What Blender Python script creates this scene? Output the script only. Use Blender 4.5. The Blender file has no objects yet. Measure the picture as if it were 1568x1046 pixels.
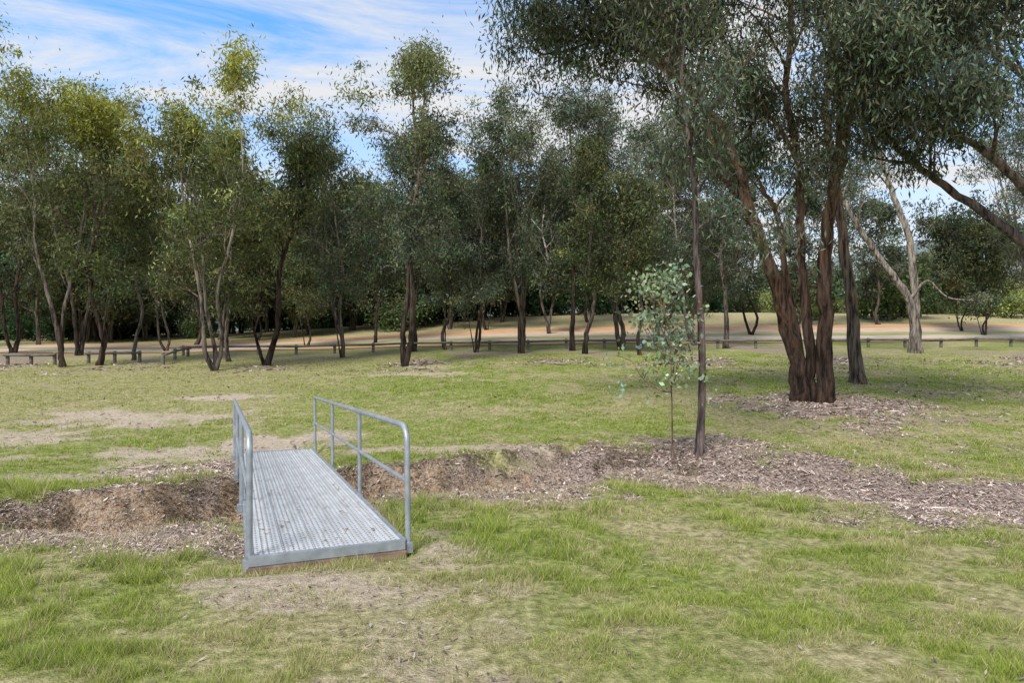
import bpy, math, numpy as np
from mathutils import Vector, Matrix
R0=np.random.RandomState
scene=bpy.context.scene
CZ=1.8; FP=1045.0
def wx(px,d): return (px-784.0)/FP*d
def wz(py,d): return CZ+(523.0-py)/FP*d

# ---------------------------------------------------------------- noise
_tab=R0(7).rand(256,256)
def vnoise(x,y):
    xi=np.floor(x).astype(int); yi=np.floor(y).astype(int)
    fx=x-xi; fy=y-yi; fx=fx*fx*(3-2*fx); fy=fy*fy*(3-2*fy)
    a=_tab[xi&255,yi&255]; b=_tab[(xi+1)&255,yi&255]; c=_tab[xi&255,(yi+1)&255]; d=_tab[(xi+1)&255,(yi+1)&255]
    return (a*(1-fx)+b*fx)*(1-fy)+(c*(1-fx)+d*fx)*fy
def fbm(x,y,s=1.0,o=4):
    t=0;a=.5;n=0
    for i in range(o):
        t=t+a*vnoise(x*s+17.3*i,y*s+9.1*i); n+=a; a*=.5; s*=2.03
    return t/n
def ss(a,b,x):
    t=np.clip((x-a)/(b-a),0,1); return t*t*(3-2*t)

# ---------------------------------------------------------------- terrain
yR=[-40,0,6,8,11,13,15,18,22,28,34,38,42,46,50,60,80,120,400,900]
zR=[0,0,0,-.06,-.18,-.16,0,.28,.42,.75,1.18,1.43,1.74,2.2,2.8,4.1,5.2,5.6,6,6]
yL=[-40,0,6,8,11,13,15,18,22,28,34,38,42,46,50,60,80,120,400,900]
zL=[0,0,0,-.1,-.25,-.28,-.15,.08,.24,.55,.85,1.02,1.22,1.42,1.65,2.1,2.6,3.2,4,4]
CH=np.array([(-16,6.4),(-9,6.9),(-5.6,7.6),(-4.3,8.3),(-2.9,9.5),(-1.5,10.1),(-.4,10.4),(.8,11.0),(2.2,11.2),(3.6,10.2),(4.8,8.9),(5.9,8.0),(9,6.6),(16,5)],float)
def ip(xs,ys,v):
    return (np.interp(v-1,xs,ys)+np.interp(v,xs,ys)*2+np.interp(v+1,xs,ys))/4
def chan(x,y):
    best=np.full(x.shape,1e9); sx=np.zeros(x.shape)
    for i in range(len(CH)-1):
        a=CH[i]; b=CH[i+1]; ab=b-a; l=(ab**2).sum()
        t=np.clip(((x-a[0])*ab[0]+(y-a[1])*ab[1])/l,0,1)
        qx=a[0]+t*ab[0]; d=np.hypot(x-qx,y-(a[1]+t*ab[1]))
        m=d<best; best=np.where(m,d,best); sx=np.where(m,qx,sx)
    # the near (south) bank is gentler than the far, eroded one
    near=ss(.25,-.25,y-np.interp(x,CH[:,0],CH[:,1]))*ss(-7,-5.5,sx)*ss(2.5,.6,sx)
    best=best*(1-.36*near)
    return best,sx
BU=np.array([.927,.376]); BV=np.array([-.376,.927]); BO=np.array([-.935,5.85])-1.22*BU; BL=7.6
def bloc(x,y):
    dx=x-BO[0]; dy=y-BO[1]; return dx*BU[0]+dy*BU[1], dx*BV[0]+dy*BV[1]
def H(x,y):
    x=np.asarray(x,float); y=np.asarray(y,float)
    t=x/np.maximum(y,8); w=ss(-.6,.15,t)
    z=ip(yR,zR,y)*w+ip(yL,zL,y)*(1-w)
    z=z+(fbm(x,y,.35,3)-.5)*.16*ss(60,20,y)+(fbm(x+40,y,2.3,3)-.5)*.06*ss(40,10,y)
    cd,cx=chan(x,y)
    dep=np.interp(cx,[-9,-6.4,-5.2,-3,-1,.8,2.0,3,6,16],[.0,.10,.52,.72,.74,.58,.32,.24,.2,.12])
    hw=np.interp(cx,[-6,-4.5,-3,-.8,1,3,16],[.95,1.05,1.15,1.2,1.25,1.35,1.4])
    cdn=cd+(fbm(x,y,1.2,4)-.5)*1.25
    sh=np.interp(cx,[-6,-4.5,0,2.5],[.3,.45,.48,.2])
    z=z-dep*(.65*ss(1.1,sh,cdn/hw)+.35*ss(.8,.1,cdn/hw))
    z=z+(fbm(x-9,y+4,4.5,4)-.5)*.28*ss(1.4,.8,cdn/hw)*ss(-6.5,-5,cx)*ss(3,1,cx)
    u,v=bloc(x,y)
    m=ss(-.35,0,u)*ss(1.57,1.22,u)*ss(-.25,0.02,v)*ss(BL+.3,BL-.05,v)
    plane=.08-.32*v/BL-.14
    z=np.where(m>0, z*(1-m)+np.minimum(z,plane)*m, z)
    return z
def ell(x,y,cx,cy,rx,ry,nz=.5,s=1.5):
    d=np.hypot((x-cx)/rx,(y-cy)/ry)+(fbm(x,y,s,4)-.5)*nz*2
    return ss(1.25,.45,d)
def masks(x,y):
    cd,cx=chan(x,y)
    n1=fbm(x+5,y+3,1.1,4); n2=fbm(x-20,y+33,.45,4); n3=fbm(x+70,y-9,3.1,3)
    hw=np.interp(cx,[-9,-6,-4.5,-3,-.8,.8,3,6,16],[.3,1.0,1.4,1.4,1.4,1.55,1.95,1.85,1.6])
    band=ss(1.35,.55,cd/hw+(n1-.5)*1.4+(n3-.5)*.4)
    red=ss(1.0,.45,cd/hw+(n1-.5)*.9+(n3-.5)*.8)*ss(-6.4,-5.2,cx)*ss(1.8,.2,cx)
    lit=band*1.0
    lit=np.maximum(lit,ell(x,y,-3.6,6.4,1.9,.8,.6)*.85)
    lit=np.maximum(lit,ell(x,y,-5.4,7.1,1.5,.8,.6)*.85)
    lit=np.maximum(lit,ell(x,y,-5.0,10.8,1.5,1.0,.6)*.85)
    lit=np.maximum(lit,ell(x,y,7.85,17.2,2.5,3.0,.7)*.85)
    lit=np.maximum(lit,ell(x,y,3.5,12.3,1.9,1.6,.8)*.8)
    lit=np.maximum(lit,ss(.42,.66,n2)*ss(24,31,y)*ss(44,40,y)*.66)
    lit=np.maximum(lit,ss(.44,.72,n1)*ss(3,9,x)*ss(10,13,y)*ss(34,20,y)*.52)
    lit=np.maximum(lit,ss(56,60,y)*ss(0,-6,x)*.5)
    pathx=-1.2+(5.3-y)*.42
    dirt=ell(x,y,-1.5,5.0,1.4,.5,.9,2.6)*.68
    dirt=np.maximum(dirt,ell(x,y,-.6,5.9,.45,.75,.8)*.7)
    dirt=np.maximum(dirt,ss(1.2,.1,np.abs(x-pathx)/.8+(n3-.5)*2.4)*ss(5.6,5.0,y)*.52)
    dirt=np.maximum(dirt,ell(x,y,-4.6,13.4,1.4,1.2,.7)*.9)
    dirt=np.maximum(dirt,ell(x,y,-1.0,12.4,2.2,.5,.7)*.8)
    for (a,b,c,d,s) in [(-9.5,16.5,3.2,1.3,.78),(-8.0,19.6,1.5,.7,.95),(-6.5,12.6,1.7,1.1,.78),(-10.5,14,2.4,1.2,.76),(-3.4,25.5,1.8,.8,.7),(-.8,23.5,1.0,.4,.6),(-6.6,10.2,1.5,.9,.68),(-3.5,28.5,2.2,.9,.6),(-9,11.5,1.4,.8,.6)]:
        dirt=np.maximum(dirt,ell(x,y,a,b,c,d,1.0)*s)
    dry=np.clip(ss(.38,.68,fbm(x+90,y+12,.6,5)*.5+n3*.5),0,1)*.9
    dry=np.maximum(dry,ss(-3,-9,x)*ss(12,16,y)*.65)
    dry=np.maximum(dry,ss(1.9,.3,np.abs(x-pathx)/.9+(n3-.5))*ss(6.5,5.2,y)*.8)
    dry=dry*(1-.6*ss(7,10,y)*ss(17,13,y)*ss(0,-2,x))
    dry=np.maximum(dry,ss(46,50,y)*ss(-25,-8,x)*(.85+.3*n1))
    return dirt,lit,red,dry

# ---------------------------------------------------------------- mesh helper
def mesh_data(name,V,F,C=None,mats=(),mi=None,smooth=None):
    V=np.asarray(V,np.float32); F=np.asarray(F,np.int32); k=F.shape[1]
    me=bpy.data.meshes.new(name)
    me.vertices.add(len(V)); me.vertices.foreach_set('co',V.ravel())
    me.loops.add(F.size); me.loops.foreach_set('vertex_index',F.ravel())
    me.polygons.add(len(F)); me.polygons.foreach_set('loop_start',np.arange(0,F.size,k,dtype=np.int32))
    me.polygons.foreach_set('loop_total',np.full(len(F),k,np.int32))
    for m in mats: me.materials.append(m)
    if mi is not None: me.polygons.foreach_set('material_index',np.asarray(mi,np.int32))
    me.update(calc_edges=True)
    if smooth is None: smooth=np.zeros(len(F),bool)
    elif smooth is True: smooth=np.ones(len(F),bool)
    me.polygons.foreach_set('use_smooth',smooth)
    if C is not None:
        a=me.color_attributes.new('Col','FLOAT_COLOR','POINT')
        C=np.asarray(C,np.float32)
        if C.shape[1]==3: C=np.hstack([C,np.ones((len(C),1),np.float32)])
        a.data.foreach_set('color',C.ravel())
    return me
def add(name,me,parent=None,loc=None):
    o=bpy.data.objects.new(name,me); scene.collection.objects.link(o)
    if parent: o.parent=parent
    if loc is not None: o.location=loc
    return o

# ---------------------------------------------------------------- materials
def newmat(n):
    m=bpy.data.materials.new(n); m.use_nodes=True; nt=m.node_tree; nt.nodes.clear()
    out=nt.nodes.new('ShaderNodeOutputMaterial'); p=nt.nodes.new('ShaderNodeBsdfPrincipled')
    nt.links.new(p.outputs[0],out.inputs[0]); return m,nt,p,out
def N(nt,t,**k):
    n=nt.nodes.new(t)
    for a,b in k.items(): setattr(n,a,b)
    return n
def mix(nt,fac,a,b,blend='MIX'):
    m=N(nt,'ShaderNodeMix',data_type='RGBA',blend_type=blend)
    for s,v in ((m.inputs[0],fac),(m.inputs[6],a),(m.inputs[7],b)):
        if isinstance(v,(int,float)): s.default_value=v
        elif isinstance(v,tuple): s.default_value=(*v,1)
        else: nt.links.new(v,s)
    return m.outputs[2]
def noise(nt,scale,detail=5,coord='Object',scl=None,rough=.6):
    tc=N(nt,'ShaderNodeTexCoord'); n=N(nt,'ShaderNodeTexNoise'); n.inputs['Scale'].default_value=scale
    n.inputs['Detail'].default_value=detail; n.inputs['Roughness'].default_value=rough
    if scl:
        mp=N(nt,'ShaderNodeMapping'); mp.inputs['Scale'].default_value=scl
        nt.links.new(tc.outputs[coord],mp.inputs[0]); nt.links.new(mp.outputs[0],n.inputs[0])
    else: nt.links.new(tc.outputs[coord],n.inputs[0])
    return n.outputs['Fac']
def ramp(nt,f,a,b,ca=(0,0,0),cb=(1,1,1)):
    r=N(nt,'ShaderNodeValToRGB'); e=r.color_ramp.elements; e[0].position=a; e[1].position=b
    e[0].color=(*ca,1); e[1].color=(*cb,1); nt.links.new(f,r.inputs[0]); return r.outputs[0]
def bump(nt,h,p,st,dist):
    b=N(nt,'ShaderNodeBump'); b.inputs['Strength'].default_value=st; b.inputs['Distance'].default_value=dist
    nt.links.new(h,b.inputs['Height']); nt.links.new(b.outputs[0],p.inputs['Normal'])
def col(nt): return N(nt,'ShaderNodeVertexColor',layer_name='Col').outputs[0]
def thin(name,fac,tint):
    m,nt,p,out=newmat(name); nt.nodes.remove(p); c=col(nt)
    d=N(nt,'ShaderNodeBsdfDiffuse'); nt.links.new(c,d.inputs[0])
    tr=N(nt,'ShaderNodeBsdfTranslucent'); nt.links.new(mix(nt,1.0,c,tint,'MULTIPLY'),tr.inputs[0])
    ms=N(nt,'ShaderNodeMixShader'); ms.inputs[0].default_value=fac
    nt.links.new(d.outputs[0],ms.inputs[1]); nt.links.new(tr.outputs[0],ms.inputs[2]); nt.links.new(ms.outputs[0],out.inputs[0]); return m
mLeaf=thin('eucalypt_leaf',.30,(1.15,1.2,.8))
mGrass=thin('grass_blade',.45,(1.,1.,1.))
# bark
mBark,nt,p,out=newmat('bark')
n1=noise(nt,9,8,scl=(1,1,.13),rough=.7); n2=noise(nt,1.3,4)
c=mix(nt,ramp(nt,n1,.40,.62),(.22,.21,.21),(1.6,1.53,1.46)); c=mix(nt,1.0,col(nt),c,'MULTIPLY')
c=mix(nt,ramp(nt,n2,.52,.7),c,mix(nt,1.0,c,(1.2,1.0,.85),'MULTIPLY'))
nt.links.new(c,p.inputs['Base Color']); p.inputs['Roughness'].default_value=.92; p.inputs['Specular IOR Level'].default_value=.1
bump(nt,n1,p,1.0,.12)
# litter pieces
mLit,nt,p,out=newmat('leaf_litter'); nt.links.new(col(nt),p.inputs['Base Color']); p.inputs['Roughness'].default_value=.8
# ground
mG,nt,p,out=newmat('ground_soil_and_turf')
at=N(nt,'ShaderNodeVertexColor',layer_name='Col'); sp=N(nt,'ShaderNodeSeparateColor'); nt.links.new(at.outputs[0],sp.inputs[0])
nf=noise(nt,14,8); nm=noise(nt,2.2,6); nff=noise(nt,55,4); ns=noise(nt,38,6,scl=(1,.35,1))
green=mix(nt,ramp(nt,nf,.35,.68),(.12,.15,.035),(.35,.40,.10))
green=mix(nt,ramp(nt,nff,.52,.74),green,(.32,.27,.14))
dryc=mix(nt,ramp(nt,nf,.35,.68),(.22,.185,.085),(.57,.49,.28))
f=N(nt,'ShaderNodeMath',operation='MULTIPLY_ADD'); nt.links.new(nf,f.inputs[0]); f.inputs[1].default_value=.9
s2=N(nt,'ShaderNodeMath',operation='SUBTRACT'); nt.links.new(at.outputs[1],s2.inputs[0]); s2.inputs[1].default_value=.45
nt.links.new(s2.outputs[0],f.inputs[2])
# dryness is stored in the alpha of the same attribute
fa=N(nt,'ShaderNodeMath',operation='MULTIPLY_ADD'); nt.links.new(nf,fa.inputs[0]); fa.inputs[1].default_value=.9
fs=N(nt,'ShaderNodeMath',operation='SUBTRACT'); nt.links.new(at.outputs[1],fs.inputs[0]); fs.inputs[1].default_value=.45
nt.links.new(fs.outputs[0],fa.inputs[2])
cl=N(nt,'ShaderNodeClamp'); nt.links.new(fa.outputs[0],cl.inputs[0])
cc=mix(nt,cl.outputs[0],green,dryc)
litc=mix(nt,ramp(nt,ns,.38,.62),(.12,.08,.065),(.46,.36,.30))
litc=mix(nt,ramp(nt,nff,.55,.7),litc,(.52,.43,.37))
def sharp(sock,amt=1.2,lo=.26,hi=.78):
    a=N(nt,'ShaderNodeMath',operation='MULTIPLY_ADD'); nt.links.new(nff,a.inputs[0]); a.inputs[1].default_value=amt; a.inputs[2].default_value=-amt/2
    b=N(nt,'ShaderNodeMath',operation='ADD'); nt.links.new(sock,b.inputs[0]); nt.links.new(a.outputs[0],b.inputs[1])
    a2=N(nt,'ShaderNodeMath',operation='MULTIPLY_ADD'); nt.links.new(nm,a2.inputs[0]); a2.inputs[1].default_value=.7; a2.inputs[2].default_value=-.35
    d=N(nt,'ShaderNodeMath',operation='ADD'); nt.links.new(b.outputs[0],d.inputs[0]); nt.links.new(a2.outputs[0],d.inputs[1])
    return ramp(nt,d.outputs[0],lo,hi)
dirtc=mix(nt,ramp(nt,nf,.3,.7),(.36,.28,.205),(.62,.51,.40))
cc=mix(nt,sharp(sp.outputs[1]),cc,litc)
cc=mix(nt,sharp(sp.outputs[0]),cc,dirtc)
redc=mix(nt,ramp(nt,nf,.35,.65),(.11,.065,.035),(.46,.30,.18))  # red soil; its dark tone also paints the shade in the hollow
redc=mix(nt,ramp(nt,ns,.46,.60),redc,(.46,.385,.31))
cc=mix(nt,sharp(sp.outputs[2],1.0,.35,.75),cc,redc)
nt.links.new(cc,p.inputs['Base Color']); p.inputs['Roughness'].default_value=.95; p.inputs['Specular IOR Level'].default_value=.1
bump(nt,nff,p,1.0,.04)

# ---------------------------------------------------------------- ground mesh
def axis(segs):
    out=[segs[0][0]]
    for a,b,s0,s1 in segs:
        p_=a
        while p_<b-1e-6:
            s=s0+(s1-s0)*(p_-a)/(b-a); p_+=s; out.append(min(p_,b))
    return np.unique(np.array(out))
ys=axis([(-40,2,4,.2),(2,14,.045,.045),(14,30,.05,.25),(30,60,.25,.6),(60,900,.8,60)])
xp=axis([(0,7,.05,.05),(7,20,.06,.35),(20,60,.4,2),(60,900,2,70)])
xs=np.unique(np.concatenate([-xp,xp]))
X,Y=np.meshgrid(xs,ys); Z=H(X,Y)
d_,l_,r_,dr_=masks(X,Y)
nx=len(xs); ny=len(ys)
idx=np.arange(nx*ny).reshape(ny,nx)
F=np.stack([idx[:-1,:-1],idx[:-1,1:],idx[1:,1:],idx[1:,:-1]],-1).reshape(-1,4)
C=np.stack([d_,l_,r_,dr_],-1).reshape(-1,4)
add('ground',mesh_data('ground',np.stack([X,Y,Z],-1).reshape(-1,3),F,C,[mG],smooth=True))

# road : unsealed gravel road behind the fence
mRoad,nt,p,out=newmat('gravel_road')
n=noise(nt,3,6,scl=(.25,1,1)); rc=mix(nt,ramp(nt,n,.35,.65),(.72,.72,.74),(1.15,1.12,1.1))
nt.links.new(mix(nt,1.0,col(nt),rc,'MULTIPLY'),p.inputs['Base Color']); p.inputs['Roughness'].default_value=.95
rx=np.arange(-34,75,.5); yc=45.2+.8*np.sin(rx*.07)+ss(5,60,rx)*3
bands=[(-4.6,(.30,.29,.11)),(-4.0,(.50,.29,.15)),(-3.0,(.52,.31,.17)),(-2.6,(.48,.42,.35)),(-1.3,(.48,.42,.35)),(-.9,(.27,.27,.10)),(.3,(.30,.29,.11)),(.7,(.50,.38,.28)),(2.2,(.5,.41,.33)),(2.6,(.57,.32,.16)),(4.2,(.54,.3,.15)),(5.0,(.42,.37,.17))]
V=[];C=[]
for o_,c_ in bands:
    yy=yc+o_+.25*np.sin(rx*.9+o_*5); z=H(rx,yy)+.035
    V.append(np.stack([rx,yy,z],-1)); C.append(np.tile(c_,(len(rx),1)))
nb=len(bands); n_=len(rx); idx=np.arange(nb*n_).reshape(nb,n_)
F=np.stack([idx[:-1,:-1],idx[:-1,1:],idx[1:,1:],idx[1:,:-1]],-1).reshape(-1,4)
add('gravel_road',mesh_data('gravel_road',np.concatenate(V),F,np.concatenate(C),[mRoad],smooth=True))

# ---------------------------------------------------------------- grass
def logd(rng,n,a,b): return a*np.exp(rng.rand(n)*math.log(b/a))
def blades(x,y,h,w,lx,ly,rng,cb,k0=.6,k1=1.15):
    n=len(x); z=H(x,y); a=rng.rand(n)*6.283
    P=np.stack([x,y,z-.004],-1); A=np.stack([np.cos(a)*w,np.sin(a)*w,0*a],-1)
    T=P+np.stack([lx,ly,h],-1)
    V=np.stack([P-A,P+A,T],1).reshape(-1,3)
    return V,np.stack([cb*k0,cb*k0,cb*k1],1).reshape(-1,3)  # roots coloured darker than tips, painting the shadow down between blades
def grass(name,seed,n,d0,d1):
    rng=R0(seed)
    y=logd(rng,n,d0,d1); x=(rng.rand(n)*2-1)*.92*y
    dm,lm,rm,dry=masks(x,y)
    tuft=fbm(x+3,y+8,5.5,3); big=fbm(x-8,y+1,.9,3); tall=fbm(x+33,y+21,1.3,3)
    cd,cx=chan(x,y)
    u,v=bloc(x,y)
    cov=np.clip(np.maximum(np.maximum(dm*1.1,lm*1.05),rm*1.3),0,1)
    keep=(rng.rand(n)>cov**.8*.99)&~((u>-.05)&(u<1.27)&(v>-.03)&(v<BL))
    keep&=rng.rand(n)<(.16+1.3*ss(.34,.6,tuft))*(1-.5*dry)
    x,y,dry,tuft,big,cd,cov,tall=[a[keep] for a in (x,y,dry,tuft,big,cd,cov,tall)]
    n=len(x)
    edge=ss(2.8,1.2,cd)*(1-cov)*ss(.38,.6,tuft)
    h=(.018+.042*rng.rand(n)**1.5)*(.45+1.1*ss(.38,.65,tuft))*(1-.4*dry)*(1+1.5*edge)*(.75+.7*ss(.45,.7,tall))
    w=.0018*np.maximum(y,3)/3.2*(.7+.7*rng.rand(n))
    lean=(.25+.8*rng.rand(n))*h; b=rng.rand(n)*6.283
    g=np.array([.20,.30,.045]); g2=np.array([.52,.58,.12]); st=np.array([.72,.62,.37])
    m1=np.clip(.1+.9*rng.rand(n)*(.5+big),0,1)[:,None]
    cb=g*(1-m1)+g2*m1
    sd=(rng.rand(n)<(.12+.44*dry+.25*cov))[:,None]
    cb=np.where(sd,st*(.6+.6*rng.rand(n))[:,None],cb*(1-.25*dry[:,None])+st*.25*dry[:,None])
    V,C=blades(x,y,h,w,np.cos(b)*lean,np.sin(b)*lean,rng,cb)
    # dry straw tussocks hanging on the channel banks
    m=340000; xs_=rng.uniform(-6.8,3.2,m); ys_=rng.uniform(6,13,m); cd,cx=chan(xs_,ys_); dm,lm,rm,dry=masks(xs_,ys_); tf=fbm(xs_-31,ys_+2,2.6,4)
    u,v=bloc(xs_,ys_)
    k=(lm>.3)&(cd>.3)&(cd<1.9)&(rng.rand(m)<ss(.44,.58,tf)*.8)&~((u>-.1)&(u<1.3)&(v>-.05)&(v<BL))
    xs_,ys_=xs_[k],ys_[k]; q=len(xs_); e=.05
    c0,_=chan(xs_,ys_); gx=chan(xs_+e,ys_)[0]-c0; gy=chan(xs_,ys_+e)[0]-c0; gl=np.hypot(gx,gy)+1e-6
    L=.05+.10*rng.rand(q)
    cb=np.array([.58,.48,.34])*(.4+.8*rng.rand(q))[:,None]
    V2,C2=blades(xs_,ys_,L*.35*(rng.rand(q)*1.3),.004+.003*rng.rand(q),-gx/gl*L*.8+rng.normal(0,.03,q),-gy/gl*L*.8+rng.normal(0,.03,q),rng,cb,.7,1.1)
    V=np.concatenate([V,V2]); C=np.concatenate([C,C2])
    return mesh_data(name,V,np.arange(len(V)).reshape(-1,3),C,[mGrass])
add('grass',grass('grass',11,1100000,2.3,34))

# litter pieces
def litter(name,seed,n,d0,d1):
    rng=R0(seed); y=logd(rng,n,d0,d1); x=(rng.rand(n)*2-1)*.92*y
    dm,lm,rm,dry=masks(x,y); pr=np.clip(lm**1.5*.95+.05*dm+.005+.014*ss(2,8,x)*ss(9,14,y),0,1)
    pr=pr*(1-.75*rm)*(.3+.95*ss(.35,.6,fbm(x,y,3.3,3)))
    u,v=bloc(x,y); on=(u>.02)&(u<1.18)&(v>.05)&(v<BL-.1)
    pr=np.where(on,.006,pr)
    k=rng.rand(n)<pr; x,y,u,v,on,lm=x[k],y[k],u[k],v[k],on[k],lm[k]; n=len(x)
    z=np.where(on,.092-.32*v/BL+.006,H(x,y)+.004+.02*rng.rand(n))
    L=(.010+.03*rng.rand(n)**2)*np.maximum(y,6)/7.; L=np.where(on,.02+.03*rng.rand(n),L); w=L*(.12+.25*rng.rand(n))
    big=(rng.rand(n)<.005)&~on; L=np.where(big,L*4,L); w=np.where(big,w*1.2,w)
    a=rng.rand(n)*6.283; ti=np.where(on|big,0,(rng.rand(n)-.5)*.9); z=z+np.where(big,.015,0)
    D=np.stack([np.cos(a)*L,np.sin(a)*L,ti*L],-1); W=np.stack([-np.sin(a)*w,np.cos(a)*w,(rng.rand(n)-.5)*w*(~on)],-1)
    P=np.stack([x,y,z],-1)
    V=np.stack([P-D,P-W,P+D,P+W],1).reshape(-1,3)
    pal=np.array([(.26,.18,.14),(.42,.31,.25),(.56,.45,.38),(.16,.11,.09),(.36,.24,.18),(.48,.38,.32),(.32,.23,.19),(.58,.5,.42)])
    cc=pal[rng.randint(0,len(pal),n)]*(.7+.6*rng.rand(n))[:,None]*(.6+.4*ss(.1,.5,lm))[:,None]
    return mesh_data(name,V,np.arange(4*n).reshape(n,4),np.repeat(cc,4,0),[mLit])
add('leaf_litter',litter('leaf_litter',5,720000,3,32))

# ---------------------------------------------------------------- trees
def nrm(v): return v/ (np.linalg.norm(v)+1e-9)
def catmull(P,k=4):
    P=np.asarray(P,float); Q=np.vstack([2*P[0]-P[1],P,2*P[-1]-P[-2]]); out=[]
    for i in range(1,len(Q)-2):
        for t in np.linspace(0,1,k,endpoint=False):
            a,b,c,d=Q[i-1],Q[i],Q[i+1],Q[i+2]
            out.append(.5*((2*b)+(c-a)*t+(2*a-5*b+4*c-d)*t*t+(3*b-a-3*c+d)*t**3))
    out.append(P[-1]); return np.array(out)
class Tree:
    def __init__(s,seed,**k):
        s.rng=R0(seed); s.V=[];s.F=[];s.C=[];s.n=0; s.cl=[]; s.sm=[]
        s.p=dict(leafL=.22,leafW=.05,cr=.28,nl=40,lc=(.11,.13,.065),top=(.17,.19,.035),ytop=0.,b0=(.075,.05,.038),b1=(.27,.215,.165),bh=8.,up=.14,droop=.6,k2=3,k1=2,var=.42,sub=(.42,.68))
        s.p.update(k)
    def tube(s,P,r,sides=6,rough=0.):
        P=np.asarray(P,float); m=len(P); T=np.gradient(P,axis=0); T/=np.linalg.norm(T,axis=1)[:,None]+1e-9
        md=np.abs(nrm(P[-1]-P[0])); ref=np.zeros(3); ref[np.argmin(md)]=1
        U=np.cross(T,ref); U/=np.linalg.norm(U,axis=1)[:,None]+1e-9; W=np.cross(T,U)
        a=np.linspace(0,2*math.pi,sides,endpoint=False)
        rr=np.asarray(r)[:,None]*np.ones(sides)
        if rough>0: rr=rr*(1+rough*(s.rng.rand(1,sides)-.5)*1.4+rough*(s.rng.rand(m,sides)-.5))
        V=P[:,None,:]+rr[:,:,None]*(np.cos(a)[None,:,None]*U[:,None,:]+np.sin(a)[None,:,None]*W[:,None,:])
        idx=s.n+np.arange(m*sides).reshape(m,sides); j=np.roll(idx,-1,axis=1)
        s.F.append(np.stack([idx[:-1],j[:-1],j[1:],idx[1:]],-1).reshape(-1,4))
        t=np.clip((P[:,2]-s.z0)/s.p['bh'],0,1)[:,None]; t=t**1.6
        c=np.array(s.p['b0'])*(1-t)+np.array(s.p['b1'])*t
        s.C.append(np.repeat(c,sides,0)); s.V.append(V.reshape(-1,3)); s.n+=m*sides
    def limb(s,p,d,L,r,lvl):
        g=s.rng; n=5; pts=[p]; dirs=[d]
        for i in range(n):
            d=nrm(d+g.normal(0,.17,3)+np.array([0,0,s.p['up'] if lvl>0 else -.08])); p=p+d*L/n; pts.append(p); dirs.append(d)
        s.tube(pts,np.linspace(r,max(r*.35,.006),n+1),6 if lvl>1 else (5 if lvl==1 else 3))
        if lvl==0:
            s.cl.append(pts[-1]); s.cl.append(pts[3]+g.normal(0,.1,3)); return
        k=s.p['k2'] if lvl>=2 else s.p['k1']
        for i in range(k+1):
            t=.35+.65*(i+g.rand()*.6)/(k+.6) if i<k else 1.
            t=min(t,1.); q=t*n; j=min(int(q),n-1); pp=pts[j]+(pts[j+1]-pts[j])*(q-j)
            dd=dirs[j+1]; per=nrm(np.cross(dd,g.normal(0,1,3))); an=math.radians(g.uniform(22,58)) if i<k else .2
            nd=nrm(dd*math.cos(an)+per*math.sin(an)); s.limb(pp,nd,L*g.uniform(*s.p['sub']),max(r*(1-.55*t)*.6,.008),lvl-1)
    def stem(s,P,r0,r1,t0,nl,Lf,lvl=2,ang=(30,60),sides=12,flare=1.45,tops=1):
        g=s.rng; C=catmull(P,6); L=np.concatenate([[0],np.cumsum(np.linalg.norm(np.diff(C,axis=0),axis=1))]); T=L/L[-1]
        r=r0+(r1-r0)*T**.85
        if flare>1: r=r*(1+(flare-1)*np.exp(-L/.35))
        C=C+g.normal(0,.03,C.shape)*np.array([1,1,0])*min(1,r0*4)
        s.tube(C,r,sides,.2)
        a0=g.rand()*6.28
        for i in range(nl):
            t=t0+(1-t0)*(i+.5*g.rand())/nl; j=min(np.searchsorted(T,t),len(C)-1)
            dd=nrm(C[j]-C[j-1]); a=a0+i*2.4+g.uniform(-.5,.5); h=np.array([math.cos(a),math.sin(a),0])
            an=math.radians(g.uniform(*ang))*(1-.35*(t-t0)/(1-t0)); nd=nrm(dd*math.cos(an)+h*math.sin(an))
            s.limb(C[j],nd,Lf((t-t0)/(1-t0))*g.uniform(.6,1.3),max(r[j]*.55,.02),lvl)
        for i in range(tops): s.limb(C[-1],nrm(C[-1]-C[-2]),Lf(1.)*.9,r1,lvl)
    def build(s,name):
        g=s.rng; p=s.p; c=np.array(s.cl); 
        keep=g.rand(len(c))<.92; c=c[keep]; nc=len(c); nl=p['nl']
        zt=c[:,2]; zr=(zt-zt.min())/(zt.max()-zt.min()+1e-6)
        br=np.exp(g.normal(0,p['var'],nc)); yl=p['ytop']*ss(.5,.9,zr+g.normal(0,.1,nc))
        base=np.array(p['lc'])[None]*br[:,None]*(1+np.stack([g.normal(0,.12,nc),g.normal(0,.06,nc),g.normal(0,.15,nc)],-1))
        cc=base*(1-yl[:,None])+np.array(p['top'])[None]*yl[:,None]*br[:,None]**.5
        cs=p['cr']*np.exp(g.normal(0,.3,nc))
        P=np.repeat(c,nl,0)+g.normal(0,1,(nc*nl,3))*np.repeat(cs,nl)[:,None]*np.array([1,1,.75])
        m=nc*nl
        D=g.normal(0,.6,(m,3)); D[:,2]-=p['droop']; D/=np.linalg.norm(D,axis=1)[:,None]
        W=np.cross(D,g.normal(0,1,(m,3))); W/=np.linalg.norm(W,axis=1)[:,None]+1e-9
        sz=(.6+.8*g.rand(m))[:,None]; D=D*p['leafL']*sz; W=W*p['leafW']*.5*sz
        LV=np.stack([P,P+D*.45+W,P+D,P+D*.45-W],1).reshape(-1,3)
        LC=np.repeat(np.repeat(cc,nl,0)*(.65+.7*g.rand(m))[:,None],4,0)
        V=np.concatenate(s.V+[LV]); F1=np.concatenate(s.F); F2=s.n+np.arange(4*m).reshape(m,4)
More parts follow.
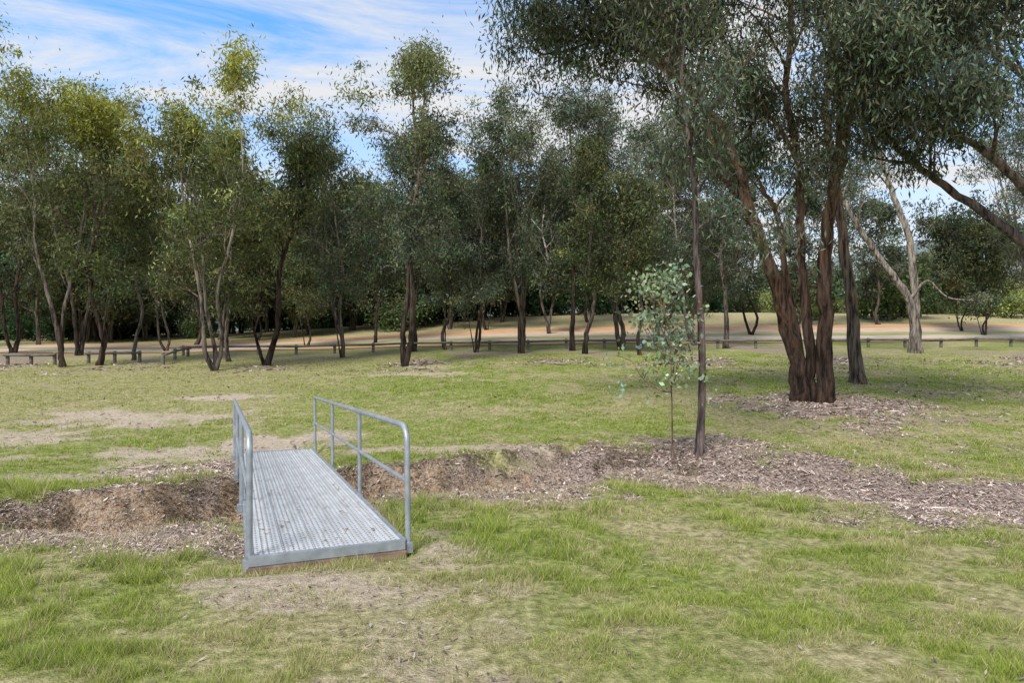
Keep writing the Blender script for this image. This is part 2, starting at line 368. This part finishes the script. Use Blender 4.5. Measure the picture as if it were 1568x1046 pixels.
        F=np.concatenate([F1,F2]); C=np.concatenate(s.C+[LC])
        mi=np.concatenate([np.zeros(len(F1)),np.ones(m)]); sm=mi==0
        return mesh_data(name,V-s.org,F,np.clip(C,0,1),[mBark,mLeaf],mi,sm)
    def start(s,x,y):
        s.z0=float(H(x,y)); s.org=np.array([x,y,s.z0]); return s
def S(T,pts,d,dd=0.):
    """stem control points from survey bearings at distance d (dd = drift in distance along the stem)"""
    n=len(pts); out=[]
    for i,(a,b) in enumerate(pts):
        q=d+dd*i/(n-1); out.append((wx(a,q),q,wz(b,q)))
    out[0]=(out[0][0],out[0][1],float(H(out[0][0],out[0][1]))-.12)
    return np.array(out)

def generic(seed,x,y,height,crw,forks=1,t0=.3,lean=(0,0),**k):
    T=Tree(seed,**k).start(x,y); g=T.rng; z=T.z0
    r=.0105*height*(1.0 if forks==1 else .8)*g.uniform(.85,1.25)
    prof=lambda t:crw*.72*(.5+.9*math.sin(math.pi*min(1,.18+.62*t)))*(1-.4*max(0,t-.7)/.3)
    for f in range(forks):
        a=g.rand()*6.28+f*6.28/forks; sp=(crw*.5 if forks>1 else crw*.15)
        hh=height*(.87 if f==0 else g.uniform(.66,.84))
        P=[]
        for i,t in enumerate([0,.12,.3,.5,.72,1.]):
            o=sp*t
            P.append((x+math.cos(a)*o+lean[0]*t+g.normal(0,.18)*(i>0),y+math.sin(a)*o+lean[1]*t+g.normal(0,.18)*(i>0),z-.15+hh*t))
        T.stem(P,r,r*.28,t0,max(6,int(12/forks**.6)),prof,2,(28,65),sides=9)
    if g.rand()<.45:
        a=g.rand()*6.28; hh=height*g.uniform(.25,.42); P=[(x+math.cos(a)*(.15+o*hh*.25),y+math.sin(a)*(.15+o*hh*.25),z-.1+hh*o) for o in (0,.35,.7,1.)]
        T.stem(P,r*.42,.02,.6,3,lambda t:1.,1,sides=6,tops=0)
    return T
def put(T,name): 
    me=T.build(name); return add(name,me,loc=tuple(T.org))

OL=(.115,.128,.062); GR=(.118,.136,.094); YE=(.36,.35,.055); DK=(.088,.104,.064)  # leaf colours; the greys have the leaves' pale sheen baked in
mid=[ # bearing, dist, top, crown radius, forks, colour, ytop, lean, t0
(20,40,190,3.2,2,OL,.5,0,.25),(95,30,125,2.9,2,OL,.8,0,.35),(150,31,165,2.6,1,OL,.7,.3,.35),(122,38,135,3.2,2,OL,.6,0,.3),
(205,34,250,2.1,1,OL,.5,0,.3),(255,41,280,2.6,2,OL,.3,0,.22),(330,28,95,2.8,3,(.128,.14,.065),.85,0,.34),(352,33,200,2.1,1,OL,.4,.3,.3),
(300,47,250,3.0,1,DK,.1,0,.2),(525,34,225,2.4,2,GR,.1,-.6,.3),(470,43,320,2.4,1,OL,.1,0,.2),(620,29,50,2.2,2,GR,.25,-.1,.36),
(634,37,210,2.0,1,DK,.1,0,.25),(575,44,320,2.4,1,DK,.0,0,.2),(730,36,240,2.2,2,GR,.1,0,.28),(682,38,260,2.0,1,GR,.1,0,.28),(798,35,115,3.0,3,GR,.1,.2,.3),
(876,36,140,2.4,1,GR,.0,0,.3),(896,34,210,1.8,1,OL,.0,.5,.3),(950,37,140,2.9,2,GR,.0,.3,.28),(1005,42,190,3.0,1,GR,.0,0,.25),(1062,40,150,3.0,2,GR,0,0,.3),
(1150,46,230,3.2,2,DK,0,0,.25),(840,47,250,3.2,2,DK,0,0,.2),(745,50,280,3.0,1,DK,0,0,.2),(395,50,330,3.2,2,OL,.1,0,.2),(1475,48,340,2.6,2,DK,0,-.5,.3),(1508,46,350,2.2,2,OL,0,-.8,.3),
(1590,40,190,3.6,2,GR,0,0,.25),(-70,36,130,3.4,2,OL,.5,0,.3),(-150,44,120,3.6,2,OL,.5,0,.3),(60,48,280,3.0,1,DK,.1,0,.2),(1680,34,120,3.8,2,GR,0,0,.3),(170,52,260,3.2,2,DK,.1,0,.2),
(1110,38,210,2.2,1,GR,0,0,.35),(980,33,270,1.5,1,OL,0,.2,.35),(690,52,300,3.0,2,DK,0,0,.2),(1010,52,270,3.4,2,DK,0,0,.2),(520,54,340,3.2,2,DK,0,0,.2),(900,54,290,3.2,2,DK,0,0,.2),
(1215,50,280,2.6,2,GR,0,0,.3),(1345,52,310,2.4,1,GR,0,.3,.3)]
for i,(px,d,ty,cr,fk,lc,yt,ln,t0) in enumerate(mid):
    x=wx(px,d); gz=float(H(x,d)); h=wz(ty,d)-gz
    g=R0(900+i); b1=[(.34,.30,.26),(.46,.42,.37),(.20,.155,.125)][g.randint(3)]; b0=[(.045,.034,.028),(.075,.056,.046),(.115,.098,.085)][g.randint(3)]
    if px==330: b1=(.55,.5,.42)
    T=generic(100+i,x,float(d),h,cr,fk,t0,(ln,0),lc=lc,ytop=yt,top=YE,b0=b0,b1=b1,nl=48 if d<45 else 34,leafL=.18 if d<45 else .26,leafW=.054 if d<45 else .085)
    put(T,'eucalypt_tree')
# leaning dark tree
T=Tree(41,lc=OL,b0=(.04,.03,.025),b1=(.08,.06,.045)).start(wx(408,30),30.)
T.stem(S(T,[(408,557),(425,500),(428,420),(448,350),(462,300),(455,255)],30),.14,.05,.45,9,lambda t:1.8,2)
T.stem(S(T,[(406,557),(396,530),(385,490),(372,455)],30),.08,.03,.7,3,lambda t:1.0,1)
put(T,'eucalypt_tree')

# big multi-stemmed tree, right
G2=(.115,.130,.088)
BT=dict(leafL=.15,leafW=.036,cr=.28,nl=54,lc=G2,b0=(.062,.043,.035),b1=(.24,.155,.105),bh=8.5,droop=.9,var=.45,k1=3)
def branch(T,pts,d,dd,*a,**k):
    n=len(pts); P=[(wx(u,d+dd*i/(n-1)),d+dd*i/(n-1),wz(v,d+dd*i/(n-1))) for i,(u,v) in enumerate(pts)]
    T.stem(np.array(P),*a,flare=1.,**k)
T=Tree(77,**BT).start(wx(1240,18),18.)
T.stem(S(T,[(1226,612),(1216,540),(1185,425),(1150,330),(1128,250),(1085,170),(1030,115),(965,60)],18,-1.5),.22,.06,.62,7,lambda t:2.3,2,(35,75))
T.stem(S(T,[(1232,612),(1222,520),(1205,430),(1190,330),(1165,285)],18.2,.8),.13,.05,.85,2,lambda t:1.4,2,(35,70))
T.stem(S(T,[(1244,612),(1238,500),(1226,380),(1224,260),(1205,150),(1212,20),(1200,-90)],18,1.2),.15,.06,.62,7,lambda t:2.3,2,(35,75))
T.stem(S(T,[(1260,612),(1262,500),(1262,380),(1282,270),(1300,170),(1345,80),(1400,-20),(1430,-110)],17.9,-1.),.22,.07,.62,8,lambda t:2.4,2,(35,75))
branch(T,[(1275,300),(1288,190),(1282,90),(1262,-20),(1270,-120)],17.5,-1.5,.15,.06,.5,7,lambda t:2.3,2,(35,75))
branch(T,[(1148,325),(1100,250),(1070,120),(1100,0),(1110,-80)],17.7,-2.,.1,.04,.5,7,lambda t:2.2,2,(35,75))
branch(T,[(1085,170),(1010,90),(930,60),(860,80)],16.8,-.5,.08,.03,.25,8,lambda t:1.6,2,(35,80))
branch(T,[(1300,170),(1360,150),(1430,60),(1500,20)],17.4,-1.5,.1,.04,.35,6,lambda t:1.9,2,(35,75))
branch(T,[(1060,130),(1000,30),(930,-40),(860,-60)],16.5,-2,.08,.03,.2,7,lambda t:1.9,2,(35,80))
branch(T,[(1222,250),(1190,190),(1160,180),(1140,210)],18.2,1.5,.07,.03,.4,5,lambda t:1.5,2,(35,80))
put(T,'eucalypt_tree')
# tree just behind it
T=Tree(78,**{**BT,'b0':(.15,.12,.1),'b1':(.2,.15,.125)}).start(wx(1312,22),22.)
T.stem(S(T,[(1314,568),(1306,480),(1292,370),(1280,270),(1265,170),(1280,40),(1300,-60)],22,1.),.2,.07,.55,10,lambda t:2.6,2,(35,75))
put(T,'eucalypt_tree')
# slender tree
T=Tree(79,**{**BT,'b0':(.17,.135,.125),'b1':(.13,.10,.09),'leafL':.13,'leafW':.03,'cr':.22,'nl':30,'var':.3}).start(wx(1071,12),12.)
T.stem(S(T,[(1071,669),(1076,560),(1069,430),(1064,300),(1052,190),(1040,90),(1025,0)],12,.2),.075,.03,.5,10,lambda t:1.2,2,(40,80),flare=1.2)
branch(T,[(1069,350),(1100,330),(1140,335),(1165,345)],12,-.2,.02,.01,.5,3,lambda t:.45,1,(40,80),sides=5)
put(T,'eucalypt_tree')
# sapling
T=Tree(80,leafL=.085,leafW=.055,cr=.14,nl=19,lc=(.25,.31,.20),b0=(.25,.19,.15),b1=(.3,.22,.16),droop=.1,k1=2,k2=3,var=.3,bh=3.).start(wx(1030,11.8),11.8)
T.stem(S(T,[(1030,666),(1028,600),(1026,540),(1018,490),(1012,460)],11.8),.022,.008,.42,12,lambda t:.72*(1-.45*t),1,(50,90),sides=6,flare=1.1)
put(T,'eucalypt_sapling')
# pale leaning tree at right
T=Tree(81,lc=GR,b0=(.22,.195,.17),b1=(.42,.38,.34),nl=35,leafL=.2,leafW=.05).start(wx(1401,35),35.)
T.stem(S(T,[(1401,522),(1393,465),(1350,400),(1312,345),(1285,290)],35),.24,.09,.75,4,lambda t:1.8,2)
T.stem(S(T,[(1402,522),(1400,440),(1392,370),(1365,290),(1345,235),(1320,190)],35.2),.24,.1,.6,6,lambda t:2.1,2)
branch(T,[(1395,455),(1420,430),(1450,455),(1490,460)],35,0,.07,.03,.8,2,lambda t:.8,1)
put(T,'eucalypt_tree')
# right edge tree with arching limbs
T=Tree(82,**{**BT,'b0':(.12,.1,.09),'b1':(.17,.14,.12)}).start(wx(1690,15),15.)
T.stem(S(T,[(1690,625),(1685,520),(1650,440),(1560,365),(1470,300),(1400,250),(1335,185)],15,1.),.19,.05,.72,6,lambda t:1.4,2,(35,75))
branch(T,[(1660,450),(1600,330),(1530,250),(1480,215),(1430,195),(1370,150)],15,-.6,.15,.05,.55,7,lambda t:1.4,2,(35,75))
branch(T,[(1690,520),(1680,350),(1640,180),(1600,40),(1580,-90)],15,0,.2,.07,.5,9,lambda t:2.2,2,(35,75))
branch(T,[(1640,180),(1560,110),(1480,60),(1420,60)],15,-.5,.1,.04,.3,7,lambda t:1.6,2,(35,75))
put(T,'eucalypt_tree')

# distant bush : prototypes, linked copies under one parent
dist=bpy.data.objects.new('distant_trees',None); scene.collection.objects.link(dist)
protos=[]
for i in range(6):
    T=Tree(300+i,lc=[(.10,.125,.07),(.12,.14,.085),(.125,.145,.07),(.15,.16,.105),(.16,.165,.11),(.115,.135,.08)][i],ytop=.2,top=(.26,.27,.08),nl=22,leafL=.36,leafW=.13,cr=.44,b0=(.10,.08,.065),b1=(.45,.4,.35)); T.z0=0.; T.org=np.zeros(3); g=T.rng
    for f in range(2):
        a=g.rand()*6.28
        P=[(math.cos(a)*1.3*t+g.normal(0,.1),math.sin(a)*1.3*t+g.normal(0,.1),-.4+t*(10.5-2*f)) for t in (0,.2,.45,.7,1)]
        T.stem(P,.15,.05,.18,10,lambda t:2.3*(1-.3*t),2,(30,70),sides=6)
    protos.append(T.build('distant_tree'))
g=R0(55)
for i in range(250):
    y=g.uniform(60,125) if i<200 else g.uniform(51,66); x=g.uniform(-1.05,1.05)*y
    if i>=200: x=g.uniform(-.9,.05)*y
    right=x/y>.36
    if x/y>.42 and x/y<.74: 
        if g.rand()<.35: continue
        y=max(y,72); 
    if x>0 and y<66: y+=12
    o=add('tree_%03d'%i,protos[i%6],dist,(x,y,float(H(x,y))-.1)); s_=g.uniform(.55,1.12)*(1.0 if y<80 else 1.15)
    if right: s_*=g.uniform(.4,.72)
    o.scale=(s_*1.15,s_*1.15,s_); o.rotation_euler=(0,0,g.rand()*6.28)
# understory shrubs
shr=bpy.data.objects.new('understory_shrubs',None); scene.collection.objects.link(shr)
sp_=[]
for i in range(3):
    T=Tree(400+i,lc=[(.045,.08,.036),(.09,.12,.055),(.24,.27,.11)][i],nl=34,leafL=.2,leafW=.1,cr=.3,k1=2,k2=3,var=.35,b0=(.1,.08,.06)); T.z0=0.;T.org=np.zeros(3); g2=T.rng
    for f in range(7):
        a=g2.rand()*6.28; T.limb(np.array([math.cos(a)*.3,math.sin(a)*.3,-.1]),nrm(np.array([math.cos(a)*.8,math.sin(a)*.8,.7])),1.6,.04,2)
    sp_.append(T.build('shrub'))
for i in range(96):
    x_=g.uniform(-.85,.35); y=g.uniform(54,85) if x_<0 else g.uniform(62,95); x=x_*y; k=[0,1,1,2][g.randint(4)] if x_>0.1 else [0,0,1][g.randint(3)]
    if i>64: y=g.uniform(56,100); x=g.uniform(.3,.85)*y; k=2 if g.rand()<.6 else 1
    o=add('shrub_%03d'%i,sp_[k],shr,(x,y,float(H(x,y))-.1)); s_=g.uniform(.45,1.1)*(1.6 if g.rand()<.3 else 1.); o.scale=(s_*1.2,s_*1.2,s_*g.uniform(.8,1.4)); o.rotation_euler=(0,0,g.rand()*6.28)

# hill
mH,nt,p,out=newmat('forested_hill')
n=noise(nt,.16,12,rough=.8); n2=noise(nt,.012,4)
nt.links.new(mix(nt,ramp(nt,n2,.4,.6),mix(nt,ramp(nt,n,.36,.66),(.11,.135,.145),(.18,.21,.21)),mix(nt,ramp(nt,n,.36,.66),(.13,.15,.15),(.21,.235,.225))),p.inputs['Base Color']); p.inputs['Roughness'].default_value=1; p.inputs['Specular IOR Level'].default_value=0  # bluish distance haze painted into the forest colours
hx=np.arange(-500,800,2.5); hy=np.arange(300,520,2.5); X,Y=np.meshgrid(hx,hy)
Z=(50*np.exp(-((X-390)/220.)**2)+24)*np.exp(-((Y-450)/85.)**2)*(.8+.4*fbm(X,Y,.012,4))+8*fbm(X,Y,.13,3)+R0(3).rand(*X.shape)*4-3
idx=np.arange(X.size).reshape(X.shape); F=np.stack([idx[:-1,:-1],idx[:-1,1:],idx[1:,1:],idx[1:,:-1]],-1).reshape(-1,4)
add('hill',mesh_data('hill',np.stack([X,Y,Z],-1).reshape(-1,3),F,None,[mH],smooth=True))

# ---------------------------------------------------------------- fence
mW,nt,p,out=newmat('weathered_log'); n=noise(nt,9,6,scl=(.3,1,1))
nt.links.new(mix(nt,ramp(nt,n,.3,.7),(.07,.06,.05),(.22,.19,.16)),p.inputs['Base Color']); p.inputs['Roughness'].default_value=.9; bump(nt,n,p,.6,.02)
def fence(pts):
    T=Tree(3,b0=(1,1,1),b1=(1,1,1)); T.z0=0.
    g=R0(8)
    tops=[]
    for (x,y) in pts:
        z=float(H(x,y)); h=.55+g.uniform(-.02,.02)
        P=np.array([(x,y,z-.2),(x,y,z+.2),(x,y,z+h-.015),(x,y,z+h),(x,y,z+h+.002)]); T.tube(P,[.08,.08,.08,.065,.001],9,.04); tops.append((x,y,z+h-.1))
    for a,b in zip(tops[:-1],tops[1:]):
        a=np.array(a);b=np.array(b); d=nrm(b-a); off=np.array([d[1],-d[0],0])*.12
        a=a-d*.1+off; b=b+d*.1+off
        T.tube([a-d*.001,a,(a+b)/2,b,b+d*.001],[.001,.06,.058,.062,.001],8,.05)
    return mesh_data('fence',np.concatenate(T.V),np.concatenate(T.F),None,[mW],smooth=True)
main=[]
xx=wx(275,37.); 
while xx<34:
    yy=37.3+1.6*ss(5,34,xx)+.3*math.sin(xx*.2); main.append((xx,yy)); xx+=2.1
add('post_and_rail_fence',fence(main))
add('post_and_rail_fence',fence([(wx(250,31.5),31.5),(wx(268,34),34),(wx(288,36.6),36.6)]))
add('post_and_rail_fence',fence([(wx(12,31),31),(wx(48,31),31.),(wx(84,31),31)]))
add('post_and_rail_fence',fence([(wx(136,32),32),(wx(176,32.3),32.3),(wx(214,32.6),32.6)]))

# ---------------------------------------------------------------- bridge
br=bpy.data.objects.new('metal_footbridge',None); scene.collection.objects.link(br)
ang=math.atan2(BU[1],BU[0])
tilt=-math.asin(.32/BL)
br.matrix_world=Matrix.Translation((BO[0],BO[1],.08))@Matrix.Rotation(ang,4,'Z')@Matrix.Rotation(tilt,4,'X')
mS,nt,p,out=newmat('galvanised_steel'); n=noise(nt,9,6); n2=noise(nt,60,3)
nt.links.new(mix(nt,ramp(nt,n,.3,.7),(.26,.28,.31),(.42,.45,.48)),p.inputs['Base Color']); p.inputs['Metallic'].default_value=.45
nt.links.new(ramp(nt,n2,.3,.7,(.38,)*3,(.55,)*3),p.inputs['Roughness'])
mD,nt,p,out=newmat('galvanised_deck'); n=noise(nt,3,7); nst=noise(nt,20,5,scl=(1,.12,1))
tc=N(nt,'ShaderNodeTexCoord'); mp=N(nt,'ShaderNodeMapping'); mp.inputs['Scale'].default_value=(1/.04,1/.07,1); nt.links.new(tc.outputs['Object'],mp.inputs[0])
sx=N(nt,'ShaderNodeSeparateXYZ'); nt.links.new(mp.outputs[0],sx.inputs[0])
def fr(s):
    a=N(nt,'ShaderNodeMath',operation='FRACT'); nt.links.new(s,a.inputs[0]); b=N(nt,'ShaderNodeMath',operation='SUBTRACT'); nt.links.new(a.outputs[0],b.inputs[0]); b.inputs[1].default_value=.5
    c=N(nt,'ShaderNodeMath',operation='POWER'); nt.links.new(b.outputs[0],c.inputs[0]); c.inputs[1].default_value=2; return c.outputs[0]
ad=N(nt,'ShaderNodeMath',operation='ADD'); nt.links.new(fr(sx.outputs[0]),ad.inputs[0]); nt.links.new(fr(sx.outputs[1]),ad.inputs[1])
dots=ramp(nt,ad.outputs[0],.05,.10,(1,1,1),(0,0,0))
c=mix(nt,ramp(nt,n,.3,.72),(.46,.47,.48),(.59,.60,.61)); c=mix(nt,ramp(nt,nst,.5,.8),c,(.37,.355,.33)); c=mix(nt,mix(nt,1.0,dots,(.75,.75,.75),'MULTIPLY'),c,(.15,.15,.15))
nt.links.new(c,p.inputs['Base Color']); p.inputs['Metallic'].default_value=.15; p.inputs['Roughness'].default_value=.5; bump(nt,dots,p,.8,.005)
def deck():
    prof=[]; W=1.20; npk=5; pw=W/npk
    for k in range(npk):
        a=.01+k*pw; 
        prof+=[(a+.0005,-.03),(a+.001,.018),(a+.012,.018),(a+.018,0)]
        for q in (.3,.5,.7):
            c_=a+pw*q; prof+=[(c_-.015,0),(c_-.009,.011),(c_+.009,.011),(c_+.015,0)]
        prof+=[(a+pw-.018,0),(a+pw-.012,.018),(a+pw-.003,.018),(a+pw-.0025,-.03)]
    prof=np.array(prof); vs=[.03,1.5,3,4.5,6,BL-.03]; V=[];n=len(prof)
    for v in vs: V.append(np.stack([prof[:,0],np.full(n,v),prof[:,1]],-1))
    idx=np.arange(n*len(vs)).reshape(len(vs),n); F=np.stack([idx[:-1,:-1],idx[:-1,1:],idx[1:,1:],idx[1:,:-1]],-1).reshape(-1,4)
    return mesh_data('deck',np.concatenate(V),F,None,[mD])
add('deck',deck(),br)
def box(name,a,b,mat,bev=.006):
    import bmesh
    bm=bmesh.new(); bmesh.ops.create_cube(bm,size=1)
    for v in bm.verts: v.co=Vector([(a[i]+b[i])/2+v.co[i]*(b[i]-a[i]) for i in range(3)])
    bmesh.ops.bevel(bm,geom=bm.edges[:],offset=bev,segments=2,affect='EDGES')
    me=bpy.data.meshes.new(name); bm.to_mesh(me); bm.free(); me.materials.append(mat); return add(name,me,br)
mR,nt,p,out=newmat('dirty_timber_sill'); n=noise(nt,12,6,scl=(.3,1,1)); nt.links.new(mix(nt,ramp(nt,n,.3,.7),(.12,.07,.045),(.36,.26,.19)),p.inputs['Base Color']); p.inputs['Roughness'].default_value=.9
box('end_plate_near',(-.02,-.02,-.065),(1.24,.028,.02),mS)
box('end_plate_far',(-.02,BL-.028,-.065),(1.24,BL+.02,.02),mS)
box('side_beam_left',(-.035,.03,-.13),(.006,BL-.03,.02),mS)
box('side_beam_right',(1.214,.03,-.13),(1.255,BL-.03,.02),mS)
box('sill_near',(-.03,-.03,-.16),(1.25,.16,-.068),mR,.008)
box('sill_far',(-.03,BL-.2,-.2),(1.25,BL+.01,-.068),mR,.012)
for k in range(1,8): box('cross_member_%d'%k,(.008,k*.93,-.1),(1.212,k*.93+.05,-.034),mS,.003)
def rail(u,name):
    T=Tree(1); T.z0=0.
    def tb(P,r): T.tube(P,np.full(len(P),r),12)
    Hh=.98; z0=-.1; y0=.07; y1=BL-.07; rc=.17; rf=.05
    P=[(u,y0,z0),(u,y0,.3),(u,y0,Hh-rc)]
    for a in np.linspace(0,90,9)[1:]: P.append((u,y0+rc-rc*math.cos(math.radians(a)),Hh-rc+rc*math.sin(math.radians(a))))
    for a in np.linspace(0,90,6): P.append((u,y1-rf+rf*math.sin(math.radians(a)),Hh-rf+rf*math.cos(math.radians(a))))
    P+=[(u,y1,.3),(u,y1,z0)]
    tb(P,.026)
    for k in (1,2): 
        yy=y0+(y1-y0)*k/3; tb([(u,yy,z0),(u,yy,.5),(u,yy,Hh-.012)],.024)
    tb([(u,y0,.5),(u,(y0+y1)/2,.5),(u,y1,.5)],.02)
    return add(name,mesh_data(name,np.concatenate(T.V),np.concatenate(T.F),None,[mS],smooth=True),br)
rail(1.283,'handrail_right'); rl=rail(-.005,'handrail_left'); rl.rotation_euler=(0,0,math.radians(.9))
for u in (1.255,-.055):
    for k in range(4):
        yy=.07+(BL-.14)*k/3; uu=u-(yy*math.sin(math.radians(.9)) if u<0 else 0); box('rail_bracket',(uu,yy-.05,-.11),(uu+.06,yy+.05,-.02),mS,.004)

# ---------------------------------------------------------------- light
el=math.radians(52); sv=Vector((-.45*math.cos(el)/math.hypot(.45,.8),-.8*math.cos(el)/math.hypot(.45,.8),math.sin(el)))
sun=bpy.data.lights.new('sun','SUN'); sun.energy=4.3; sun.angle=math.radians(20); sun.color=(1,.96,.90)
so=bpy.data.objects.new('sun',sun); scene.collection.objects.link(so); so.rotation_euler=sv.to_track_quat('Z','Y').to_euler(); so.location=(0,0,40)
w=bpy.data.worlds.new('World'); scene.world=w; w.use_nodes=True; nt=w.node_tree; nt.nodes.clear()
out=N(nt,'ShaderNodeOutputWorld'); bg=N(nt,'ShaderNodeBackground'); nt.links.new(bg.outputs[0],out.inputs[0]); bg.inputs[1].default_value=.15
sk=N(nt,'ShaderNodeTexSky',sky_type='NISHITA'); sk.sun_disc=False; sk.sun_elevation=el; sk.sun_rotation=math.atan2(sv.x,sv.y); sk.air_density=1.0; sk.dust_density=.6
tc=N(nt,'ShaderNodeTexCoord'); sx=N(nt,'ShaderNodeSeparateXYZ'); nt.links.new(tc.outputs['Generated'],sx.inputs[0])
zz=N(nt,'ShaderNodeMath',operation='MAXIMUM'); nt.links.new(sx.outputs[2],zz.inputs[0]); zz.inputs[1].default_value=.06
dv=[]
for i in (0,1):
    q=N(nt,'ShaderNodeMath',operation='DIVIDE'); nt.links.new(sx.outputs[i],q.inputs[0]); nt.links.new(zz.outputs[0],q.inputs[1]); dv.append(q)
cb=N(nt,'ShaderNodeCombineXYZ'); nt.links.new(dv[0].outputs[0],cb.inputs[0]); nt.links.new(dv[1].outputs[0],cb.inputs[1])
mp=N(nt,'ShaderNodeMapping'); mp.inputs['Rotation'].default_value=(0,0,-1.0); mp.inputs['Scale'].default_value=(.6,1.0,1); mp.inputs['Location'].default_value=(4.3,1.2,0)
nt.links.new(cb.outputs[0],mp.inputs[0])
cn=N(nt,'ShaderNodeTexNoise'); cn.inputs['Scale'].default_value=.95; cn.inputs['Detail'].default_value=12; cn.inputs['Roughness'].default_value=.66; cn.inputs['Distortion'].default_value=.9
nt.links.new(mp.outputs[0],cn.inputs[0])
cm=ramp(nt,cn.outputs[0],.36,.57)
lo=N(nt,'ShaderNodeMapRange'); lo.inputs[1].default_value=.12; lo.inputs[2].default_value=.40; lo.inputs[3].default_value=.9; lo.inputs[4].default_value=0.; nt.links.new(sx.outputs[2],lo.inputs[0])
mx=N(nt,'ShaderNodeMath',operation='MAXIMUM'); nt.links.new(cm,mx.inputs[0]); nt.links.new(lo.outputs[0],mx.inputs[1])
blue=mix(nt,1.0,sk.outputs[0],(.9,1.55,2.0),'MULTIPLY')
nt.links.new(mix(nt,mx.outputs[0],blue,(5.5,5.6,5.8)),bg.inputs[0])

cam=bpy.data.cameras.new('camera'); cam.lens=24; cam.sensor_width=36; cam.clip_end=3000
co=bpy.data.objects.new('camera',cam); scene.collection.objects.link(co); co.location=(0,0,CZ); co.rotation_euler=(math.pi/2,0,0); scene.camera=co
scene.view_settings.view_transform='Standard'; scene.view_settings.look='None'; scene.view_settings.exposure=0
